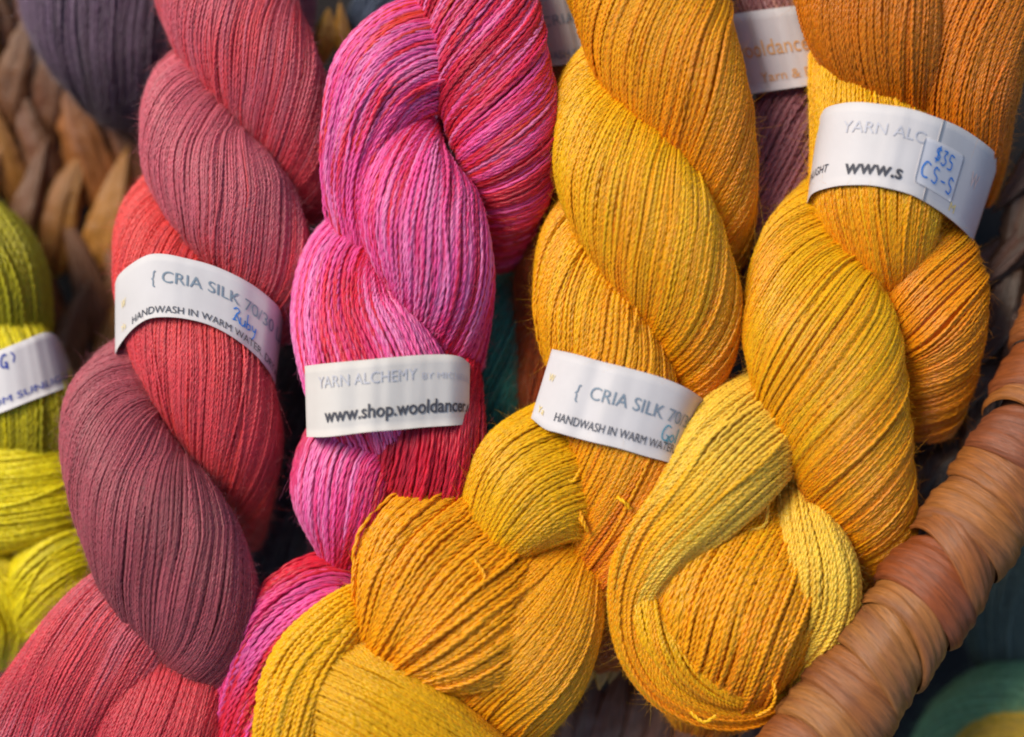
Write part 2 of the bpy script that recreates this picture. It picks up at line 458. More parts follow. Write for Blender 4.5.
# ------------------------------------------------------------------ paper bands and writing
class Band:
    """A paper strip wrapped over a skein: edges surveyed in the plane, height lifted off the yarn beneath."""
    def __init__(self, parent, top, bot, key, mat, zmin=-40, lift=4.0, edge_drop=(14, 14), zfix=None, name='paper_band'):
        n = 61
        t2, _ = spline(np.c_[np.asarray(top, float), np.zeros(len(top))], n)
        b2, _ = spline(np.c_[np.asarray(bot, float), np.zeros(len(bot))], n)
        # same station on both edges
        if zfix is None:
            trees = []
            for core, q in ALL_CORES.get(key, []):
                v = core.reshape(-1, 3)
                trees.append(BVHTree.FromPolygons([tuple(x) for x in v.tolist()], q.tolist()))
            z = np.full(n, float(zmin))
            cam = Vector((0, 0, CAM_H))
            for i in range(n):
                for w in (0, .25, .5, .75, 1):
                    p = t2[i] * (1 - w) + b2[i] * w
                    dr = Vector(W(np.array([p[0], p[1], 0.0]))) - cam; dr.normalize()
                    for tr in trees:
                        h = tr.ray_cast(cam, dr)
                        if h[0] is not None: z[i] = max(z[i], h[0].z)
            x = np.linspace(0, 1, n)
            hull = []
            for i in range(n):
                while len(hull) >= 2 and (z[hull[-1]] - z[hull[-2]]) * (x[i] - x[hull[-2]]) <= (z[i] - z[hull[-2]]) * (x[hull[-1]] - x[hull[-2]]):
                    hull.pop()
                hull.append(i)
            z = np.interp(x, x[hull], z[hull])
            for _ in range(30): z[1:-1] = 0.25 * z[:-2] + 0.5 * z[1:-1] + 0.25 * z[2:]
            z += lift
            e = np.minimum(np.arange(n) / 8.0, 1); z -= edge_drop[0] * (1 - e) ** 2
            e = np.minimum((n - 1 - np.arange(n)) / 8.0, 1); z -= edge_drop[1] * (1 - e) ** 2
        else:
            z = np.interp(np.linspace(0, 1, n), np.linspace(0, 1, len(zfix)), zfix)
        if zfix is None: z = z + smooth_noise(1, n, 7)[0] * 0.7 + smooth_noise(1, n, 3)[0] * 0.3
        self.t = np.c_[t2[:, :2], z]; self.b = np.c_[b2[:, :2], z]
        self.n = n; self.parent = parent
        self.tw, self.bw = W(self.t), W(self.b)
        mid = (self.tw + self.bw) / 2
        d = np.linalg.norm(np.diff(mid, axis=0), axis=1)
        self.arc = np.concatenate([[0], np.cumsum(d)]); self.len = self.arc[-1]
        self.h = np.linalg.norm(self.tw - self.bw, axis=1).mean()
        # closed thin sheet that also tucks round the back
        m = 9
        V = []
        for k in range(m):
            w = k / (m - 1)
            V.append(self.tw * (1 - w) + self.bw * w)
        V = np.array(V)                                    # m,n,3
        back_l = V[:, :1] + np.array([[[6, 0, -34.0]]]); back_r = V[:, -1:] + np.array([[[-6, 0, -34.0]]])
        V = np.concatenate([back_l, V, back_r], 1)
        nn = V.shape[1]
        low = V.copy(); low[..., 2] -= 0.9
        A = np.concatenate([V.reshape(-1, 3), low.reshape(-1, 3)])
        i = np.arange(m * nn).reshape(m, nn)
        q = np.stack([i[:-1, :-1], i[1:, :-1], i[1:, 1:], i[:-1, 1:]], -1).reshape(-1, 4)
        q2 = q[:, ::-1] + m * nn
        rim = []
        for r in (i[0], i[-1], i[:, 0], i[:, -1]):
            rim.append(np.stack([r[:-1], r[1:], r[1:] + m * nn, r[:-1] + m * nn], -1))
        F = np.concatenate([q, q2] + rim)
        self.obj = mesh_obj(name, A, F, mat, parent)

    def u_of(self, px, py):
        mid = (self.t + self.b) / 2
        k = np.argmin(np.hypot(mid[:, 0] - px, mid[:, 1] - py)) if py is not None else np.argmin(np.abs(mid[:, 0] - px))
        return self.arc[k]

    def at(self, a, v, up=0.7):
        a = np.asarray(a, float); v = np.asarray(v, float)[..., None]
        T = np.stack([np.interp(a, self.arc, self.tw[:, j]) for j in range(3)], -1)
        Bm = np.stack([np.interp(a, self.arc, self.bw[:, j]) for j in range(3)], -1)
        p = T * (1 - v) + Bm * v
        a2 = np.clip(a + 1.5, 0, self.len); a1 = np.clip(a - 1.5, 0, self.len)
        mid = (self.tw + self.bw) / 2
        dt = np.stack([np.interp(a2, self.arc, mid[:, j]) - np.interp(a1, self.arc, mid[:, j]) for j in range(3)], -1)
        nr = np.cross(Bm - T, dt); nr /= np.linalg.norm(nr, axis=-1)[..., None]
        return p + nr * up

    def text(self, s, a0, a1, v_base, cap, mat, bold=0.0, slant=0.0, name='lettering', up=1.1, fit=True, v_slope=0.0, prefix=None):
        """s laid from arc a0 to a1 with its baseline at v_base; cap = capital height in grid units"""
        V, F = text_mesh(s, bold)
        if not len(V): return
        x0, x1 = V[:, 0].min(), V[:, 0].max()
        if prefix: x1 = text_mesh(prefix, bold)[0][:, 0].max()
        sx = (a1 - a0) / (x1 - x0) if fit else cap / 0.727
        x = a0 + (V[:, 0] - x0) * sx + V[:, 1] * cap / 0.727 * slant
        keep = x <= self.len - 1.0
        F = [f for f in F if all(keep[i] for i in f)]
        if not F: return
        v = v_base + v_slope * (x - a0) - V[:, 1] * (cap / 0.727) / self.h
        A = self.at(np.clip(x, 0, self.len), v, up)
        mesh_obj(name, A, F, mat, self.obj, smooth=False)

    def pen(self, strokes, a0, v0, size, mat, width=1.0, name='handwriting', up=0.8):
        """pen strokes given in letter units, x right, y down"""
        Vs, Fs, k = [], [], 0
        for st in strokes:
            st = np.asarray(st, float)
            Q, _ = spline(np.c_[st, np.zeros(len(st))], max(6 * len(st), 8)) if len(st) > 2 else (np.c_[np.linspace(st[0], st[-1], 6), np.zeros(6)], 0)
            T = np.gradient(Q[:, :2], axis=0); T /= np.maximum(np.linalg.norm(T, axis=1), 1e-6)[:, None]
            Nn = np.c_[-T[:, 1], T[:, 0]] * width * 0.5
            pts = np.stack([Q[:, :2] * size - Nn, Q[:, :2] * size + Nn], 1)     # m,2,2
            A = self.at(np.clip(a0 + pts[..., 0], 0, self.len), v0 + pts[..., 1] / self.h, up)
            m = len(Q); idx = np.arange(m * 2).reshape(m, 2) + k
            Fs.append(np.stack([idx[:-1, 0], idx[1:, 0], idx[1:, 1], idx[:-1, 1]], -1)); Vs.append(A.reshape(-1, 3)); k += m * 2
        mesh_obj(name, np.concatenate(Vs), np.concatenate(Fs), mat, self.obj, smooth=False)


def text_mesh(s, bold=0.0):
    cu = bpy.data.curves.new('txt', 'FONT'); cu.body = s; cu.offset = bold; cu.resolution_u = 4
    o = bpy.data.objects.new('txt', cu); col.objects.link(o)
    bpy.context.view_layer.update()
    dg = bpy.context.evaluated_depsgraph_get()
    me = o.evaluated_get(dg).to_mesh()
    V = np.array([v.co[:] for v in me.vertices]); F = [list(p.vertices) for p in me.polygons]
    o.evaluated_get(dg).to_mesh_clear()
    bpy.data.objects.remove(o); bpy.data.curves.remove(cu)
    return V, F


# handwritten glyphs, letter box 1 x 1 (y down, baseline at 1)
G = {
    'R': [[(.05, .2), (.3, 0), (.5, .15), (.3, .45), (.1, .95)], [(.3, .45), (.6, 1)], [(.0, .95), (.3, .85)]],
    'u': [[(0, .5), (.02, .9), (.2, 1), (.36, .8), (.4, .5), (.42, 1)]],
    'b': [[(.1, 0), (.06, .6), (.05, 1), (.1, .65), (.3, .6), (.35, .85), (.1, 1)]],
    'y': [[(0, .5), (.1, .8), (.25, .8), (.35, .5), (.25, 1.1), (.05, 1.4)]],
    'G': [[(.55, .1), (.3, 0), (.02, .45), (.1, .95), (.4, .98), (.5, .7), (.3, .65)], [(.5, .7), (.52, 1.25)]],
    'o': [[(.2, .5), (0, .75), (.2, 1), (.4, .75), (.2, .5)]],
    'l': [[(.1, 0), (.06, 1)]],
    'd': [[(.35, .6), (.05, .65), (.05, .95), (.3, .95), (.4, .0), (.4, 1)]],
    '$': [[(.5, .2), (.2, .15), (.12, .4), (.45, .6), (.35, .9), (.05, .85)], [(.35, -.05), (.2, 1.1)]],
    '3': [[(.05, .1), (.4, .05), (.2, .42), (.45, .7), (.2, 1), (.0, .9)]],
    '5': [[(.5, .05), (.15, .05), (.1, .42), (.4, .5), (.38, .9), (.02, .98)]],
    'C': [[(.55, .12), (.25, .02), (.02, .5), (.15, .95), (.5, .9)]],
    'S': [[(.5, .12), (.2, .05), (.12, .38), (.45, .6), (.35, .95), (.02, .9)]],
    '-': [[(.05, .6), (.45, .55)]],
}


def write(word, adv=0.55, slope=0.0):
    out, x = [], 0.0
    for ch in word:
        if ch != ' ':
            out += [[(px + x, py + slope * (px + x)) for px, py in st] for st in G[ch]]
        x += adv if ch.isupper() or ch in '$35' else adv * 0.85
    return out


# ================================================================== colours of the dyes
YB = (255, 188, 14)     # bright gold
YP = (255, 205, 66)     # pale gold
YM = (255, 171, 12)
YA = (252, 152, 10)     # amber
YO = (218, 116, 14)     # burnt amber
YD = (216, 122, 16)

GOLD = dict(d=3.5, pitch=10.0, mat=M_SILK, vary=0.10, fuzz=1.0)
GOLD2 = dict(d=3.2, pitch=9.5, mat=M_SILK, vary=0.10, fuzz=1.0)

# ------------------------------------------------------------------ middle golden skein
k = 'gold_mid'
g1 = thing('yarn_skein', 'golden yellow skein with white band handwritten Gol, centre of basket', 'yarn skein', tuple(W((600, 300, -30)) * S), 'hand dyed skeins in the basket')
strand(g1, [(600, -90, 10, 70), (640, -30, 28, 78), (664, 50, 36, 75), (694, 118, 30, 62), (714, 188, 8, 44), (716, 260, -40, 34)],
       [YM, YM, YA, YA, YM], alpha=40, key=k, **GOLD)
strand(g1, [(640, 40, -30, 38), (602, 100, 10, 48), (618, 170, 36, 66), (658, 245, 44, 68), (690, 315, 32, 52), (690, 385, -4, 34), (670, 430, -45, 28)],
       [YB, YB, YB, YM, YA, YA], alpha=40, key=k, **GOLD)
strand(g1, [(630, 190, -40, 40), (588, 240, 2, 48), (588, 300, 24, 56), (612, 370, 30, 62), (622, 440, 28, 66), (622, 510, 18, 62), (610, 580, 0, 48), (600, 625, -20, 42), (592, 650, -50, 34)],
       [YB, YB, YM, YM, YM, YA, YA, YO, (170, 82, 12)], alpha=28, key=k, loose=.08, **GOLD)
strand(g1, [(606, 452, -40, 64), (568, 468, 8, 72), (530, 492, 36, 70), (504, 528, 38, 47), (488, 562, 24, 22), (478, 590, -20, 13)],
       [YB, YB, YB, YB, YM, YM], alpha=4, key=None, ratio=0.68, **GOLD2)
strand(g1, [(588, 535, -10, 14), (572, 560, 20, 34), (547, 606, 34, 64), (520, 640, 34, 82), (490, 668, 10, 88), (455, 700, -30, 88)],
       [YA, YM, YM, YM, YM, YA], alpha=4, ratio=0.62, **GOLD2)
strand(g1, [(508, 548, -44, 80), (486, 570, 8, 112), (456, 595, 36, 116), (420, 630, 46, 90), (392, 657, 42, 50), (372, 678, 20, 20), (358, 692, -20, 10)],
       [YM, YM, YM, YM, YA, YA], alpha=-4, ratio=0.55, loose=.3, **{**GOLD, 'd': 4.3, 'pitch': 12})
strand(g1, [(300, 676, 14, 54), (322, 690, 46, 62), (360, 714, 64, 66), (410, 752, 62, 70), (470, 800, 40, 72)],
       [YB, YB, YB, YB, YM], alpha=-6, ratio=0.62, **GOLD2)
strand(g1, [(372, 590, 24, 14), (340, 622, 50, 28), (308, 668, 64, 38), (294, 720, 66, 40), (290, 790, 50, 40)],
       [YB, YB, YB, YB], alpha=6, ratio=0.8, **{**GOLD, 'd': 4.8})
b = Band(g1, *EDGES['gold_mid'], k, M_PAPER, lift=8, edge_drop=(2, 10))
b.text('{', b.u_of(575, 396), b.u_of(575, 396) + 4, .52, 13, I_SLATE)
b.text('CRIA SILK 70/30 LACE', b.u_of(588, 398), b.u_of(627, 407), .49, 13.2, I_SLATE, prefix='CRIA')
b.text('HANDWASH IN WARM WATER. DRY', b.u_of(561, 394), b.u_of(612, 408), .865, 8.6, I_DARK, prefix='HANDWASH')
b.text('W', 8, 15, .42, 8, I_GOLD); b.text('Ya', 6, 15, .86, 7, I_GOLD)
b.pen(write('Gold', .62), b.u_of(666, 418), .54, 15, I_TEAL, 1.2)
loose_thread(g1, [(568, 468, 62), (566, 476, 68), (572, 482, 70), (578, 474, 66), (582, 466, 60)], YB)
loose_thread(g1, [(578, 505, 62), (582, 518, 66), (588, 532, 62), (582, 522, 66), (576, 512, 60)], YM)
loose_thread(g1, [(617, 497, 76), (624, 502, 80), (630, 509, 76)], YB)
loose_thread(g1, [(474, 560, 84), (484, 575, 88), (478, 610, 84), (482, 640, 84), (486, 650, 88), (470, 660, 80)], YM)

# ------------------------------------------------------------------ right golden skein
k = 'gold_right'
g2 = thing('yarn_skein', 'golden yellow skein with price sticker on its band and bun-like tucked end', 'yarn skein', tuple(W((860, 300, -30)) * S), 'hand dyed skeins in the basket')
strand(g2, [(990, -90, -20, 56), (978, -20, 4, 58), (966, 50, 16, 58), (964, 105, 10, 52), (970, 150, -14, 40), (970, 195, -60, 28)],
       [YD, YD, YD, YO, YO], alpha=14, key=k, **GOLD)
strand(g2, [(826, -110, 0, 60), (856, -36, 22, 68), (882, 34, 32, 66), (908, 86, 16, 44), (930, 128, -26, 22)],
       [YD, YD, YD, YO], alpha=30, key=k, **GOLD)
strand(g2, [(858, 40, -34, 48), (860, 90, 2, 52), (872, 150, 18, 64), (880, 205, 30, 66), (888, 250, 28, 48), (895, 288, 6, 26), (899, 318, -30, 12)],
       [YM, YB, YB, YM, YA, YA], alpha=8, key=k, **GOLD2)
strand(g2, [(886, 180, -96, 36), (902, 222, -60, 46), (923, 268, -4, 60), (932, 318, 14, 56), (932, 370, -8, 46), (920, 425, -46, 36)],
       [YM, YM, YA, YA, YO], alpha=[40, 55, 66, 66], key=None, **GOLD2)
strand(g2, [(858, 190, -44, 46), (814, 258, 16, 58), (820, 330, 42, 78), (835, 400, 44, 75), (853, 462, 36, 62), (873, 520, 14, 47), (886, 570, -26, 30), (890, 604, -66, 22)],
       [YB, YB, YB, YM, YM, YA, YA, YO], alpha=[25, 40, 48, 62, 66, 60], ratio=.68, **GOLD2)
strand(g2, [(806, 392, -44, 40), (768, 422, 12, 56), (732, 457, 46, 59), (696, 500, 54, 52), (656, 547, 52, 41), (634, 600, 48, 26), (640, 646, 44, 24), (666, 683, 40, 24), (704, 703, 34, 23), (748, 704, 24, 22), (786, 684, 6, 22), (806, 660, -30, 18)],
       [YP, YP, YP, YP, YP, YB, YM, YM, YA, YA], alpha=3, ratio=0.75, loose=.06, **{**GOLD2, 'd': 4.0})
strand(g2, [(772, 505, -40, 60), (754, 545, 12, 74), (733, 606, 40, 86), (724, 648, 32, 80), (716, 684, 2, 64), (712, 712, -44, 46)],
       [YM, YB, YM, YM, YA, YO], alpha=6, ratio=0.6, loose=.12, **{**GOLD, 'd': 4.7})
strand(g2, [(788, 470, -20, 12), (804, 520, 30, 30), (819, 572, 42, 40), (818, 624, 32, 37), (790, 672, 10, 26), (746, 704, -20, 22)],
       [YP, YP, YP, YP, YM], alpha=6, **{**GOLD, 'd': 4.7})
strand(g2, [(640, 566, 26, 12), (644, 604, 56, 16), (662, 644, 64, 17), (696, 680, 60, 16), (742, 696, 44, 15), (784, 688, 4, 13)],
       [YP, YB, YB, YM, YA, YA], alpha=14, loose=.1, **{**GOLD2, 'd': 4.2})
strand(g2, [(806, 480, -40, 16), (772, 520, 8, 26), (738, 556, 6, 28), (700, 590, -30, 26)],
       [YP, YP, YP, YM], alpha=0, **GOLD2)
b = Band(g2, *EDGES['gold_right'], k, M_PAPER, lift=8, edge_drop=(10, 14))
b.text('YARN ALC', b.u_of(839, 145), b.u_of(920, 152), .36, 12, I_PALE)
b.text('www.s', b.u_of(851, 145), b.u_of(907, 150), .86, 15, I_DARK, bold=.02)
b.text('UNLIGHT', 1, b.u_of(832, 146) - 2, .80, 8, I_DARK, slant=.1)
b.text('W', b.u_of(966, 185), b.u_of(966, 185) + 16, .52, 14, I_PINK, bold=.01, up=1.6)
b.text('M', b.u_of(954, 178), b.u_of(954, 178) + 9, .93, 9, I_GOLD, up=1.6)
# overlapping paper end and the price sticker
def patch(band, a0, a1, v0, v1, up, mat, name, rad=4.0):
    nx, ny = 22, 12
    a = np.linspace(a0, a1, nx); v = np.linspace(v0, v1, ny)
    A, Vv = np.meshgrid(a, v)
    hx, hy = (a1 - a0) / 2, (v1 - v0) * band.h / 2
    X = (A - (a0 + a1) / 2); Y = (Vv - (v0 + v1) / 2) * band.h
    # squeeze grid corners to a rounded outline
    for _ in range(1):
        ex = np.abs(X) - (hx - rad); ey = np.abs(Y) - (hy - rad)
        cor = (ex > 0) & (ey > 0)
        r = np.hypot(ex, ey); mx = np.maximum(np.maximum(ex, ey), 1e-6)
        k_ = np.where(cor, mx / np.maximum(r, 1e-6), 1)
        X = np.where(cor, np.sign(X) * (hx - rad + ex * k_), X); Y = np.where(cor, np.sign(Y) * (hy - rad + ey * k_), Y)
    P = band.at(X + (a0 + a1) / 2, Y / band.h + (v0 + v1) / 2, up)
    low = band.at(X + (a0 + a1) / 2, Y / band.h + (v0 + v1) / 2, 0.15)
    i = np.arange(nx * ny).reshape(ny, nx)
    q = np.stack([i[:-1, :-1], i[1:, :-1], i[1:, 1:], i[:-1, 1:]], -1).reshape(-1, 4)
    rim = [np.stack([r[:-1], r[1:], r[1:] + nx * ny, r[:-1] + nx * ny], -1) for r in (i[0], i[-1], i[:, 0], i[:, -1])]
    return mesh_obj(name, np.concatenate([P.reshape(-1, 3), low.reshape(-1, 3)]), np.concatenate([q] + rim), mat, band.obj)
a1_ = b.u_of(921, 156)
af_ = b.u_of(932, 158)
patch(b, af_, b.len - .5, .002, .998, 1.0, M_PAPER, 'paper_flap', 1.0)
patch(b, a1_, a1_ + 56, .27, .84, 1.5, M_STICKER, 'price_sticker')
b.pen(write('$35', .66, .12), a1_ + 14, .31, 15, I_BLUE, 1.5, up=2.3)
b.pen(write('CS-S', .78, .08), a1_ + 4, .54, 16.5, I_BLUE, 1.6, up=2.3)
loose_thread(g2, [(762, 672, 60), (772, 680, 66), (775, 696, 66), (770, 708, 58), (756, 716, 50)], YM)
loose_thread(g2, [(690, 712, 60), (704, 722, 64), (716, 716, 62)], YB)

# ------------------------------------------------------------------ ruby skein
RC = (232, 80, 88); RD = (206, 60, 74); RM = (180, 88, 98); RP = (216, 102, 116); RR = (246, 78, 74); RK = (146, 70, 78)
RUBY = dict(d=2.9, pitch=8.5, mat=M_SILK, vary=0.07, ang=0.06, fuzz=1.6, hairlen=6)
k = 'ruby'
ru = thing('yarn_skein', 'ruby red and mauve skein with white band handwritten Ruby', 'yarn skein', tuple(W((190, 370, -60)) * S), 'hand dyed skeins in the basket')
strand(ru, [(194, -110, -55, 52.5), (212, -40, -42, 62.5), (238, 30, -30, 66.5), (274, 92, -30, 54.5), (298, 155, -44, 40.5), (302, 215, -80, 28.5)],
       [RD, RC, RP, RC, RP, RD, RC], alpha=40, key=k, **RUBY)
strand(ru, [(234, 50, -80, 30.5), (188, 95, -34, 42.5), (194, 150, -18, 54.5), (234, 210, -12, 62.5), (266, 270, -24, 48.5), (272, 330, -70, 32.5)],
       [RC, RP, RP, (206, 104, 116), RC, RP], alpha=38, key=k, **RUBY)
strand(ru, [(209, 165, -80, 32.5), (162, 225, -38, 44.5), (172, 300, -16, 54.5), (206, 372, -4, 62), (232, 436, -16, 50), (248, 495, -48, 26.5), (244, 540, -90, 18.5)],
       [RR, RR, RR, RC, RC, RR, RR], alpha=30, key=k, **RUBY)
strand(ru, [(172, 335, -60, 30.5), (116, 405, -10, 48.5), (126, 475, 14, 62.5), (170, 555, 26, 76.5), (202, 622, 14, 62.5), (210, 690, -30, 36.5), (214, 730, -70, 30.5)],
       [RM, RM, RM, RK, RM, RK, RK], alpha=40, **RUBY)
strand(ru, [(174, 604, -30, 48), (136, 614, 2, 58), (98, 654, 12, 64), (60, 704, 8, 64), (24, 759, 0, 64), (-16, 814, -20, 64)],
       [RC, RP, RC, RD, RP, RD], alpha=-10, ratio=.65, **RUBY)
strand(ru, [(182, 648, -50, 49), (172, 690, -8, 61), (160, 743, 6, 69), (150, 808, 0, 67)],
       [RD, RC, RD, RD], alpha=10, **RUBY)
b = Band(ru, *EDGES['ruby'], k, M_PAPER, zmin=-6, lift=11, edge_drop=(0, 14))
b.text('{', b.u_of(153, 288), b.u_of(153, 288) + 4, .46, 12.5, I_SLATE)
b.text('CRIA SILK 70/30 LACE', b.u_of(163, 287), b.u_of(203, 293), .45, 12.0, I_SLATE, prefix='CRIA')
b.text('HANDWASH IN WARM WATER. DRY AWAY', b.u_of(134, 296), b.u_of(187, 288), .93, 7.4, I_DARK, prefix='HANDWASH')
b.text('W', 20, 28, .55, 8, I_GOLD); b.text('Ya', 20, 29, .88, 6, I_GOLD)
b.pen(write('Ruby', .62), b.u_of(232, 304), .50, 14.5, I_BLUE, 1.2)

# ------------------------------------------------------------------ pink skein
PH = (250, 92, 164); PL = (255, 136, 192); PM = (230, 58, 118); PR = (222, 38, 62); PO = (224, 62, 40); PV = (216, 84, 150); PX = (180, 32, 54)


def pink_mix(seed, spread=0.13):
    r = np.random.default_rng(seed)
    def f(pos, n, M, cl, L):
        t = np.linspace(0, 1, M)[None] * L / 430.0
        ang = np.arange(n) % max(n // 2, 1)
        order = np.argsort(np.argsort(pos[:, M // 2, 0] * .8 + pos[:, M // 2, 1] * .6))
        grp = order // 5
        ph = order[:, None] / n * 0.9 + r.normal(size=int(grp.max()) + 1)[grp][:, None] * spread + r.normal(size=(n, 1)) * 0.05
        x = (t + ph) + 0.05 * smooth_noise(n, M, 40)
        return palette(np.concatenate([cl, cl[:1]]), x % 1.0)
    return f


PINK = dict(d=3.9, plyoff=0.17, pitch=17.0, mat=M_GLOSS, vary=0.3, fuzz=0.3, tone=0.08)
k = 'pink'
pk = thing('yarn_skein', 'glossy hot pink and red variegated skein with white web address band', 'yarn skein', tuple(W((400, 300, -40)) * S), 'hand dyed skeins in the basket')
strand(pk, [(440, -120, -10, 66), (462, -40, 12, 64), (484, 40, 26, 62), (500, 110, 24, 60), (509, 175, 6, 47), (502, 228, -34, 32), (492, 260, -70, 24)],
       [PR, PH, PR, PO, PM, PR, PL, PR, PX], alpha=[35, 45, 58, 66, 60], ratio=.7, mixer=pink_mix(1, .3), **PINK)
strand(pk, [(470, -90, -20, 46), (452, -40, -6, 40), (440, 20, 4, 28), (436, 80, 2, 20), (440, 140, -24, 16)],
       [PL, PH, PM, PL, PO], alpha=4, mixer=pink_mix(2), **PINK)
strand(pk, [(462, 62, -20, 50), (424, 56, 6, 62), (388, 82, 18, 60), (364, 134, 22, 44), (356, 196, 18, 32), (368, 252, 4, 24), (388, 300, -34, 18)],
       [PH, PM, PO, PH, PV, PL, PR, PH], alpha=6, mixer=pink_mix(3, .18), loose=.1, **PINK)
strand(pk, [(418, 96, -6, 20), (408, 150, 22, 38), (418, 212, 36, 62), (438, 270, 32, 57), (450, 322, 4, 42), (456, 370, -36, 28)],
       [PL, PH, PM, PR, PH, PL, PH, PM], alpha=26, mixer=pink_mix(4, .13), key=k, **PINK)
strand(pk, [(382, 214, -40, 26), (346, 258, 0, 42), (346, 312, 20, 56), (368, 362, 26, 70), (386, 400, 20, 72), (398, 430, 0, 60), (404, 455, -40, 44)],
       [PL, PH, PL, PH, PR, PM], alpha=6, mixer=pink_mix(5), key=k, **PINK)
strand(pk, [(430, 330, -44, 50), (424, 390, -4, 58), (424, 440, 18, 62), (422, 486, 0, 60), (418, 520, -50, 48)],
       [PR, PX, PR, PX, PR], alpha=12, mixer=pink_mix(6), key=k, **PINK)
strand(pk, [(384, 424, -24, 54), (354, 464, 10, 58), (346, 510, 18, 52), (342, 552, 4, 26), (338, 590, -34, 12)],
       [PX, PM, PL, PH, PM, PR], alpha=4, mixer=pink_mix(7), **PINK)
strand(pk, [(362, 592, -26, 34), (322, 600, 6, 46), (284, 636, 18, 48), (258, 690, 16, 40), (246, 740, 10, 36), (240, 800, 0, 34)],
       [PR, PH, PM, PH, PV, PR], alpha=8, mixer=pink_mix(8), loose=.1, **{**PINK, 'd': 5.2})
b = Band(pk, *EDGES['pink'], k, M_PAPER_CREAM, lift=11, edge_drop=(0, 16))
b.text('YARN ALCHEMY', b.u_of(319, None), b.u_of(415, None), .33, 11.5, I_PALE)
b.text('BY MICHELLE', b.u_of(421, None), b.len * .985, .33, 6.5, I_PALE)
b.text('www.shop.wooldancer.com', b.u_of(324, None), b.u_of(397, None), .80, 13.5, I_DARK, bold=.018, prefix='www.shop.')
loose_thread(pk, [(421, 90, 28), (427, 98, 36), (430, 108, 32), (436, 116, 20)], (226, 200, 205), 6, name='tie_thread')
loose_thread(pk, [(472, 206, 30), (477, 216, 36), (478, 226, 30)], (220, 190, 215), 5, name='tie_thread')

# ------------------------------------------------------------------ lime skein at the left edge
LB = (240, 218, 22); LO = (176, 166, 30); LY = (246, 226, 30); LG = (150, 150, 30)
LIME = dict(d=3.8, pitch=11.0, mat=M_SILK, vary=0.1, fuzz=.8)
k = 'lime'
lm = thing('yarn_skein', 'lime green skein with white band at the left edge of the photo', 'yarn skein', tuple(W((20, 430, -90)) * S), 'hand dyed skeins in the basket')
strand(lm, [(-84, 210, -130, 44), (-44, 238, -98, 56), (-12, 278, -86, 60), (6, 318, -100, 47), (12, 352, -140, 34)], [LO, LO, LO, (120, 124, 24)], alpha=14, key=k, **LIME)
strand(lm, [(-40, 300, -110, 40), (0, 345, -92, 48), (22, 400, -84, 56), (30, 440, -100, 50), (34, 470, -140, 40)], [LY, LY, LO, LO], alpha=10, key=k, **LIME)
strand(lm, [(90, 470, -130, 38), (56, 482, -92, 50), (10, 496, -78, 54), (-40, 505, -80, 56), (-80, 510, -90, 56)], [LB, LY, LY, LB], alpha=12, ratio=.7, **LIME)
strand(lm, [(110, 545, -130, 30), (72, 558, -92, 40), (48, 580, -84, 42), (28, 615, -96, 34), (10, 650, -130, 24)], [LO, LB, LB, LO], alpha=14, **LIME)
strand(lm, [(-60, 560, -110, 40), (-20, 585, -92, 44), (8, 615, -96, 40), (16, 655, -130, 28)], [LB, LY, LB, LO], alpha=8, **LIME)
b = Band(lm, *EDGES['lime'], k, M_PAPER, zmin=-90, lift=8, edge_drop=(0, 14))
b.text('KEEP FROM SUNLIGHT', b.u_of(-38, None), b.u_of(64, None) , .88, 7, I_NAVY)
b.pen(write('G', .62), b.u_of(4, None), .10, 12, I_NAVY, 2.0)
b.pen([[(0, 0), (.25, .4), (.1, .9)]], b.u_of(14, None), .10, 12, I_NAVY, 1.4)

# ------------------------------------------------------------------ skeins behind
BACK = dict(d=4.2, pitch=11.0, step=3.0, mat=M_WOOL, fuzz=1.6, hairlen=12)
t = thing('yarn_skein', 'dark plum grey skein behind the ruby one, by the woven wall', 'yarn skein', tuple(W((100, 0, -150)) * S), 'hand dyed skeins in the basket')
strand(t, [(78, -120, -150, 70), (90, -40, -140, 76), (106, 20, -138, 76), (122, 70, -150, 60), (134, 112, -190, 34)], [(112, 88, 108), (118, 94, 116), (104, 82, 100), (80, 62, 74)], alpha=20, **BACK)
t = thing('yarn_skein', 'dusty rose skein, a sliver behind the top of the ruby skein', 'yarn skein', tuple(W((300, 0, -130)) * S), 'hand dyed skeins in the basket')
strand(t, [(286, -100, -120, 30), (286, -20, -115, 30), (282, 50, -120, 28), (276, 110, -150, 20)], [(140, 84, 96), (150, 88, 100), (120, 66, 78)], alpha=12, **BACK)
t = thing('yarn_skein', 'blue grey skein peeping out behind the top of the pink skein', 'yarn skein', tuple(W((380, 0, -150)) * S), 'hand dyed skeins in the basket')
strand(t, [(420, -80, -140, 34), (392, -20, -135, 32), (370, 20, -150, 24), (355, 50, -190, 16)], [(80, 96, 118), (86, 100, 124), (60, 70, 90)], alpha=12, **BACK)
t = thing('yarn_skein', 'fuzzy rust orange skein with shade-toned white band, behind middle golden skein', 'yarn skein', tuple(W((555, 250, -90)) * S), 'hand dyed skeins in the basket')
k = 'rust'
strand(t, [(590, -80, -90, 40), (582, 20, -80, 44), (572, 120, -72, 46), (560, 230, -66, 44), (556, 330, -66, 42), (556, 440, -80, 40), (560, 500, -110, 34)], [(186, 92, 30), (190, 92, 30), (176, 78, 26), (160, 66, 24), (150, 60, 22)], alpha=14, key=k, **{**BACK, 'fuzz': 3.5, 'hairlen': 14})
b = Band(t, *EDGES['rust'], k, M_PAPER_SHADED, zmin=-60, lift=8, edge_drop=(4, 0))
b.text('CRIA SILK', b.u_of(544, None), b.u_of(574, None), .52, 11, I_SLATE, prefix='CRIA')
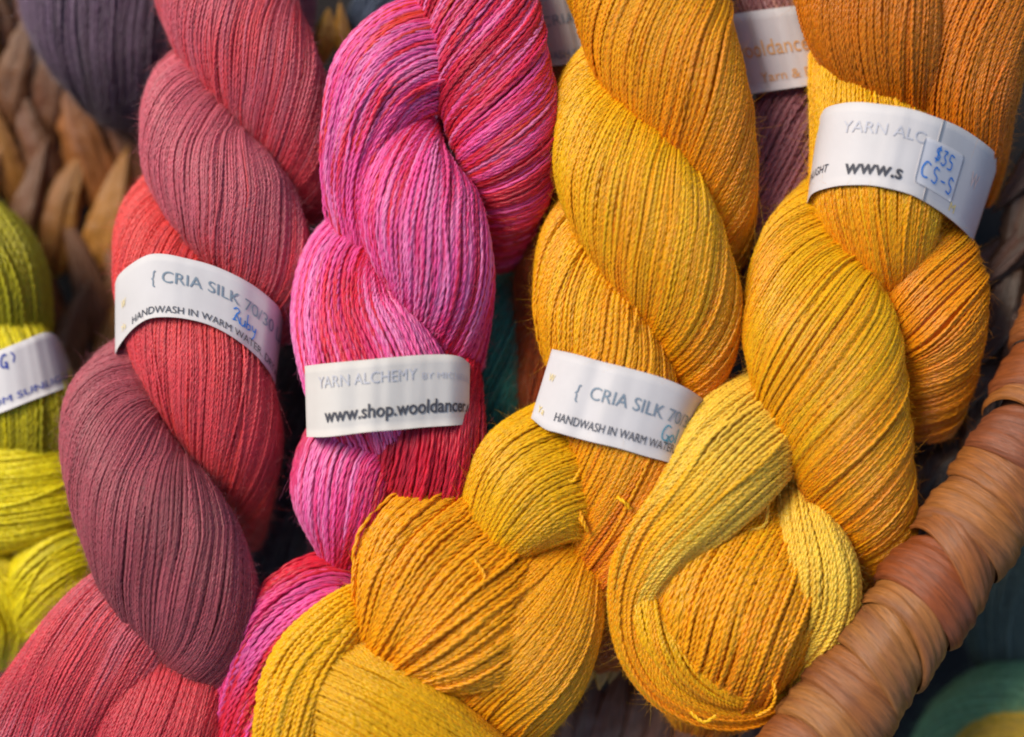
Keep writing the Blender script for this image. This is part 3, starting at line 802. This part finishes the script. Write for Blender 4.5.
b.text('WASH IN WARM', b.u_of(541, None) - 3, b.u_of(602, None), .92, 8, I_SLATE)
t = thing('yarn_skein', 'teal skein deep in the gap between pink and golden skeins', 'yarn skein', tuple(W((495, 370, -130)) * S), 'hand dyed skeins in the basket')
strand(t, [(522, 255, -190, 22), (506, 318, -82, 30), (494, 380, -70, 32), (486, 440, -80, 30), (486, 490, -150, 22)], [(48, 120, 108), (64, 156, 140), (60, 150, 134), (46, 112, 100)], alpha=14, **BACK)
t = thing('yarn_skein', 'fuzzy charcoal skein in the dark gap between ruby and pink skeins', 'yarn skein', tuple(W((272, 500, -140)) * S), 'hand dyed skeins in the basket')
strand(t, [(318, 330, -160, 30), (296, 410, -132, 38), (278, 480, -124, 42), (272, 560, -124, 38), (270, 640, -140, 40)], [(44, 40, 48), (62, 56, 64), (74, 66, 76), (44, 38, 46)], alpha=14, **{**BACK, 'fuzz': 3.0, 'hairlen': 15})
t = thing('yarn_skein', 'dusky mauve skein with shade-toned white and gold band, between two golden skeins', 'yarn skein', tuple(W((780, 130, -80)) * S), 'hand dyed skeins in the basket')
k = 'mauve'
MV = (156, 98, 104)
MAUVE = dict(d=4.4, pitch=12.0, step=2.4, mat=M_SILK, fuzz=.5, vary=.08)
strand(t, [(760, -90, -90, 48), (768, -30, -70, 52), (778, 40, -62, 48), (800, 88, -62, 36), (832, 130, -90, 24)], [(150, 92, 96), (146, 90, 94), (184, 130, 116), (200, 144, 126)], alpha=-20, key=k, **MAUVE)
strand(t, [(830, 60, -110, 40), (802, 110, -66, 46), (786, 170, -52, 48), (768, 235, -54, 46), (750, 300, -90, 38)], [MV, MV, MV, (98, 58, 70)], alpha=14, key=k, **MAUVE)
b = Band(t, *EDGES['mauve'], k, M_PAPER_SHADED, zmin=-50, lift=8, edge_drop=(0, 0))
b.text('wooldancer', 1, b.u_of(800, None), .56, 17, I_OCHRE, prefix='wooldanc')
b.text('Yarn & Fiber', b.u_of(755, None), b.u_of(803, None), .88, 10, I_OCHRE, prefix='Yarn & F')
t = thing('yarn_skein', 'dark grey green skein below the basket rim at the right edge', 'yarn skein', tuple(W((1010, 620, -160)) * S), 'skeins lying outside the basket')
strand(t, [(1050, 470, -220, 40), (1020, 540, -190, 44), (1008, 600, -180, 46), (1020, 660, -200, 40), (1050, 700, -240, 30)], [(96, 110, 98), (104, 116, 102), (82, 94, 84)], alpha=10, **BACK)
t = thing('yarn_skein', 'moss green and gold skein in the bottom right corner', 'yarn skein', tuple(W((1000, 730, -160)) * S), 'skeins lying outside the basket')
strand(t, [(940, 790, -220, 40), (965, 735, -180, 46), (1010, 715, -165, 54), (1070, 720, -175, 54)], [(130, 180, 130), (138, 186, 134), (128, 174, 124)], alpha=30, **BACK)
strand(t, [(960, 800, -160, 30), (990, 752, -135, 34), (1030, 742, -130, 36), (1070, 750, -140, 34)], [(224, 180, 60), (230, 188, 64)], alpha=20, **BACK)

# ================================================================== basket
bk = thing('woven_basket', 'brown woven leaf basket with thick wrapped rim, holding the skeins', 'basket', tuple(W((512, 400, -330)) * S))
HT = [(204, 150, 84), (196, 130, 78), (176, 106, 66), (210, 160, 100), (168, 96, 62), (160, 104, 86), (214, 168, 96)]


def husk_leaf(parent, p0, p1, w, th, c, bow=0.0, name='weave_strip', taper=1.1, tip=False):
    """a plump folded leaf: spindle from p0 to p1 (grid), half-width w, half-thickness th"""
    A, Bp = W(np.asarray(p0, float)), W(np.asarray(p1, float))
    m, K = 26, 40
    t_ = np.linspace(0, 1, m)
    ax = Bp - A; L = np.linalg.norm(ax); T = ax / L
    N = np.cross([0, 0, 1.0], T); N /= np.linalg.norm(N); B_ = np.cross(T, N)
    prof = np.sin(np.pi * (0.03 + 0.94 * t_)) ** taper
    if tip:
        prof = (np.clip(t_, .004, 1) ** .45) * ((1 - t_) + .004) ** .95; prof = prof / prof.max()
    ctr = A + ax * t_[:, None] + B_ * (np.sin(np.pi * t_) * bow)[:, None] + N * (np.sin(np.pi * t_) * rng.normal() * w * .18)[:, None]
    ka = np.arange(K) / K * 2 * math.pi
    rid = 1 + 0.10 * np.cos(ka * 4 + rng.random() * 6)[None] + 0.06 * np.cos(ka * 9 + rng.random() * 6)[None] + 0.06 * smooth_noise(m, K, 4)
    ring = (ctr[:, None] + N[None, None] * (np.cos(ka)[None] * (prof * w)[:, None] * rid)[..., None]
            + B_[None, None] * (np.sin(ka)[None] * (prof * th)[:, None] * rid)[..., None])
    idx = np.arange(m * K).reshape(m, K)
    a, b_ = idx[:-1], idx[1:]
    q = np.stack([a, np.roll(a, -1, 1), np.roll(b_, -1, 1), b_], -1).reshape(-1, 4)
    su = np.repeat(t_ * L, K) + rng.random() * 900; sv = np.tile(np.cos(ka) * w + np.sin(ka) * th * .5, m) + rng.random() * 900
    return ring.reshape(-1, 3), q, su, sv, np.tile(lin(c), (m * K, 1))


def join(parts, parent, name, mat=M_HUSK):
    V, F, U, Vv, D, k_ = [], [], [], [], [], 0
    for p in parts:
        V.append(p[0]); F.append(p[1] + k_); U.append(p[2]); Vv.append(p[3]); D.append(p[4]); k_ += len(p[0])
    return mesh_obj(name, np.concatenate(V), np.concatenate(F), mat, parent,
                    attrs={'su': np.concatenate(U), 'sv': np.concatenate(Vv), 'dye': np.concatenate(D)})


def braid(path, lump, w, th, cols):
    """a plait of folded leaves along a path: lumps lean alternately left and right of the line"""
    P = np.asarray(path, float); Q, L = spline(P, max(int(spline(P, 0)[1] / lump), 2))
    out = []
    T = np.gradient(Q, axis=0); T /= np.linalg.norm(T, axis=1)[:, None]
    for i in range(len(Q)):
        n = np.array([-T[i, 1], T[i, 0], 0]); sd = 1 if i % 2 else -1
        c = Q[i] + n * sd * w * .55
        dr = T[i] * .95 + n * sd * .28
        ln = lump * 2.45 * rng.uniform(.9, 1.15)
        p0 = c - dr * ln / 2 - np.array([0, 0, 16]); p1 = c + dr * ln / 2 + np.array([0, 0, 6 + 5 * rng.random()])
        cc = np.array(cols[rng.integers(len(cols))]) * rng.uniform(.8, 1.1)
        out.append(husk_leaf(None, p0, p1, w * rng.uniform(.8, 1.1), th, cc, bow=8, tip=True))
    return out


# the far wall of the basket: plaits side by side, leaning outwards
WT = [(136, 84, 40), (150, 96, 42), (108, 68, 38), (176, 120, 50), (122, 82, 52)]
for i, x in enumerate(range(-70, 190, 42)):
    zz = -196 - 0.12 * x
    join(braid([(x + 20, 560, zz - 60), (x + 4, 380, zz - 5), (x, 230, zz), (x - 4, 90, zz), (x - 14, -70, zz - 10)], 60, 23, 14, WT), bk, 'plait')
for x in ():
    join(braid([(x, 190, -270), (x - 6, 70, -260), (x - 10, -60, -260)], 62, 24, 20, WT), bk, 'plait')
join([husk_leaf(None, (322, 66, -125), (329, 8, -120), 12, 9, (216, 160, 60)), husk_leaf(None, (350, 80, -125), (340, 2, -120), 9, 8, (206, 150, 56))], bk, 'weave_strip')
# wall under the near rim
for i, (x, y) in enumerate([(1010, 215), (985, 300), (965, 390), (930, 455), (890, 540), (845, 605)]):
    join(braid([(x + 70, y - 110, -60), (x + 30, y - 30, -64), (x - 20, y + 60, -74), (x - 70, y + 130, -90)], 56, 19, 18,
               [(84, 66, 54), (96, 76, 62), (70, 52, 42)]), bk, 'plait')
# floor leaves in the gap between the golden skeins
fl = []
for i, x in enumerate(range(520, 790, 27)):
    fl.append(husk_leaf(None, (x - 14, 800, -120), (x + 26, 652, -96), 19, 16, [(128, 86, 62), (142, 98, 72), (110, 74, 56)][i % 3], bow=14))
join(fl, bk, 'plait')
join([husk_leaf(None, (583, 694, -34), (594, 636, -30), 9, 7, (216, 176, 76)), husk_leaf(None, (599, 690, -38), (611, 632, -34), 10, 7, (206, 164, 78)),
      husk_leaf(None, (609, 684, -42), (622, 634, -38), 8, 6, (190, 150, 70))], bk, 'weave_strip')

# thick rim: dark core with overlapping leaf wraps
RIM = np.array([(1096, 200, 10, 42), (1072, 300, 16, 37), (1042, 396, 24, 38), (1012, 462, 30, 38), (972, 528, 36, 39), (926, 596, 42, 39), (884, 654, 46, 39), (838, 716, 50, 39), (786, 784, 50, 39), (740, 850, 46, 39)], float)
RIM_TONE = np.array([0.77, 0.70, 0.60])
RW = np.c_[W(RIM[:, :3]), RIM[:, 3]]
RQ, RL = spline(RW, 900)
RT = np.gradient(RQ[:, :3], axis=0); RT /= np.linalg.norm(RT, axis=1)[:, None]
RN = np.cross([0, 0, 1.0], RT); RN /= np.linalg.norm(RN, axis=1)[:, None]
RB = np.cross(RT, RN)


def rim_point(s, ang, r):
    """s arc length, ang around (pi/2 = up), r scale on radius"""
    s = np.clip(s, 0, RL); i = s / RL * 899
    g = lambda A: np.stack([np.interp(i, np.arange(900), A[:, j]) for j in range(A.shape[1])], -1)
    q, n_, b_ = g(RQ), g(RN), g(RB)
    return q[..., :3] + (n_ * np.cos(ang)[..., None] + b_ * np.sin(ang)[..., None]) * (q[..., 3] * r)[..., None]


a_ = np.linspace(0, 2 * math.pi, 33)[:-1]; s_ = np.linspace(0, RL, 80)
A_, S_ = np.meshgrid(a_, s_)
cv = rim_point(S_, A_, np.full_like(S_, 0.88)).reshape(-1, 3)
idx = np.arange(80 * 32).reshape(80, 32)
q = np.stack([idx[:-1], np.roll(idx[:-1], -1, 1), np.roll(idx[1:], -1, 1), idx[1:]], -1).reshape(-1, 4)
rim = mesh_obj('rim', cv, q, M_HUSK, bk, attrs={'su': A_.ravel() * 50, 'sv': S_.ravel(), 'dye': np.tile(lin((96, 62, 44)), (len(cv), 1))})


def wrap(s0, wd, tilt, c, over, bulge=.05, seed=0, curv=12.0):
    r = np.random.default_rng(seed)
    m, K = 40, 72
    u = np.linspace(0, 1, m); ang = np.linspace(-0.55, math.pi + 0.55, K)
    U, A = np.meshgrid(u, ang, indexing='ij')
    # edges wander a little and lean across the rim
    e0 = s0 + tilt * np.cos(A) * 1.0 - curv * np.sin(np.clip(A, 0, math.pi)) + 3.5 * np.sin(A * 1.7 + r.random() * 6)
    e1 = s0 + wd + tilt * r.uniform(.75, 1.25) * np.cos(A) - curv * r.uniform(.8, 1.4) * np.sin(np.clip(A, 0, math.pi)) + 4.5 * np.sin(A * 1.5 + r.random() * 6)
    s = e0 + (e1 - e0) * U
    prof = 1.0 + bulge * np.sin(np.pi * U) ** 0.6 + over * U
    prof -= 0.05 * np.clip((U - .95) / .05, 0, 1) ** 2 + 0.10 * np.clip((.10 - U) / .10, 0, 1)
    prof += 0.05 * np.sin(A * r.uniform(1.6, 2.6) + r.random() * 6) * np.sin(np.pi * U) + 0.022 * np.sin(U * r.uniform(12, 20) + A * r.uniform(.5, 1.2) + r.random() * 6) + 0.014 * np.sin(U * r.uniform(26, 40) + A * 1.1 + r.random() * 6)
    V = rim_point(s, A, prof)
    i = np.arange(m * K).reshape(m, K)
    q = np.stack([i[:-1, :-1], i[:-1, 1:], i[1:, 1:], i[1:, :-1]], -1).reshape(-1, 4)
    su = (A * 56).ravel() + seed * 131; sv = (s0 + U * wd).ravel() + seed * 57
    return V.reshape(-1, 3), q, su, sv, np.tile(lin(c), (m * K, 1))


WR = [(196, 126, 70), (186, 114, 66), (200, 130, 72), (188, 112, 62), (204, 138, 72), (176, 108, 74), (200, 134, 70), (206, 142, 78), (192, 124, 62), (182, 102, 54), (206, 144, 78), (204, 146, 84), (196, 132, 76), (206, 148, 86), (190, 122, 70), (202, 136, 72), (180, 106, 62), (204, 142, 80), (196, 128, 70), (200, 140, 80)]
s0 = 20.0
rr = np.random.default_rng(5)
for i in range(20):
    wd = [46, 40, 50, 44, 38, 34, 42, 46, 30, 44, 40, 46, 38, 44, 42, 40, 46, 38, 44, 42][i]
    p = wrap(s0, wd + 22, [8, -6, 12, 2, 18, 6, 16, 0, 20, 4, 14, 18, 2, 12, 8, 16, 4, 14, 6, 10][i], tuple(np.array(WR[i]) * RIM_TONE), 0.22 + 0.08 * rr.random(), .09 + .07 * rr.random(), i + 3, 8 + 10 * rr.random())
    mesh_obj('wrap_strip', p[0], p[1], M_HUSK, rim, attrs={'su': p[2], 'sv': p[3], 'dye': p[4]})
    s0 += wd

# dark bottom of the basket (closed shallow tray) and the table cloth
nb = 40
ang = np.arange(nb) / nb * 2 * math.pi
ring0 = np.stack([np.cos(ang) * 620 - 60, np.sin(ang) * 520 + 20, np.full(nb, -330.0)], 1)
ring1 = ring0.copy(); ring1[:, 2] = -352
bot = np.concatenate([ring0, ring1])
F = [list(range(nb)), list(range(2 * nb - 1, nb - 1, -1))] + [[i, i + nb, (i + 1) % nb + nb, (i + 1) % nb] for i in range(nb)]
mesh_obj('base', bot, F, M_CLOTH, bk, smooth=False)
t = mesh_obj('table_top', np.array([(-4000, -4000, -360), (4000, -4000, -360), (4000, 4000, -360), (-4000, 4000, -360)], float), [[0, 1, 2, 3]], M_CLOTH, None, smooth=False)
tag(t, kind='structure')

# ================================================================== camera, light
cam = bpy.data.cameras.new('camera'); co = bpy.data.objects.new('camera', cam); col.objects.link(co)
co.location = (0, 0, CAM_H * S)
cam.sensor_width = 36; cam.lens = 36 * CAM_H / 1024
cam.clip_start = 0.01; cam.clip_end = 100
cam.dof.use_dof = True; cam.dof.focus_distance = (CAM_H - 48) * S
cam.dof.aperture_fstop = cam.lens / 1000 / (82 * S)
sc.camera = co

w = bpy.data.worlds.new('World'); sc.world = w; w.use_nodes = True
nt = w.node_tree
sky = nt.nodes.new('ShaderNodeTexSky'); sky.sky_type = 'NISHITA'; sky.sun_disc = False
ELEV, AZ = math.radians(46), math.radians(-50)
sky.sun_elevation = ELEV; sky.sun_rotation = AZ
nt.links.new(sky.outputs[0], nt.nodes['Background'].inputs[0])
nt.nodes['Background'].inputs[1].default_value = 0.058
ld = bpy.data.lights.new('sun', 'SUN'); ld.energy = 1.5; ld.angle = math.radians(26); ld.color = (1, .90, .76)
lo = bpy.data.objects.new('sun', ld); col.objects.link(lo)
dirv = Vector((math.sin(AZ) * math.cos(ELEV), math.cos(AZ) * math.cos(ELEV), math.sin(ELEV)))
lo.rotation_euler = dirv.to_track_quat('Z', 'Y').to_euler()
sc.view_settings.view_transform = 'Standard'; sc.view_settings.look = 'None'
sc.view_settings.exposure = 1.2; sc.view_settings.gamma = 1
sc.cycles.filter_width = 2.0
print('faces', STAT[0])
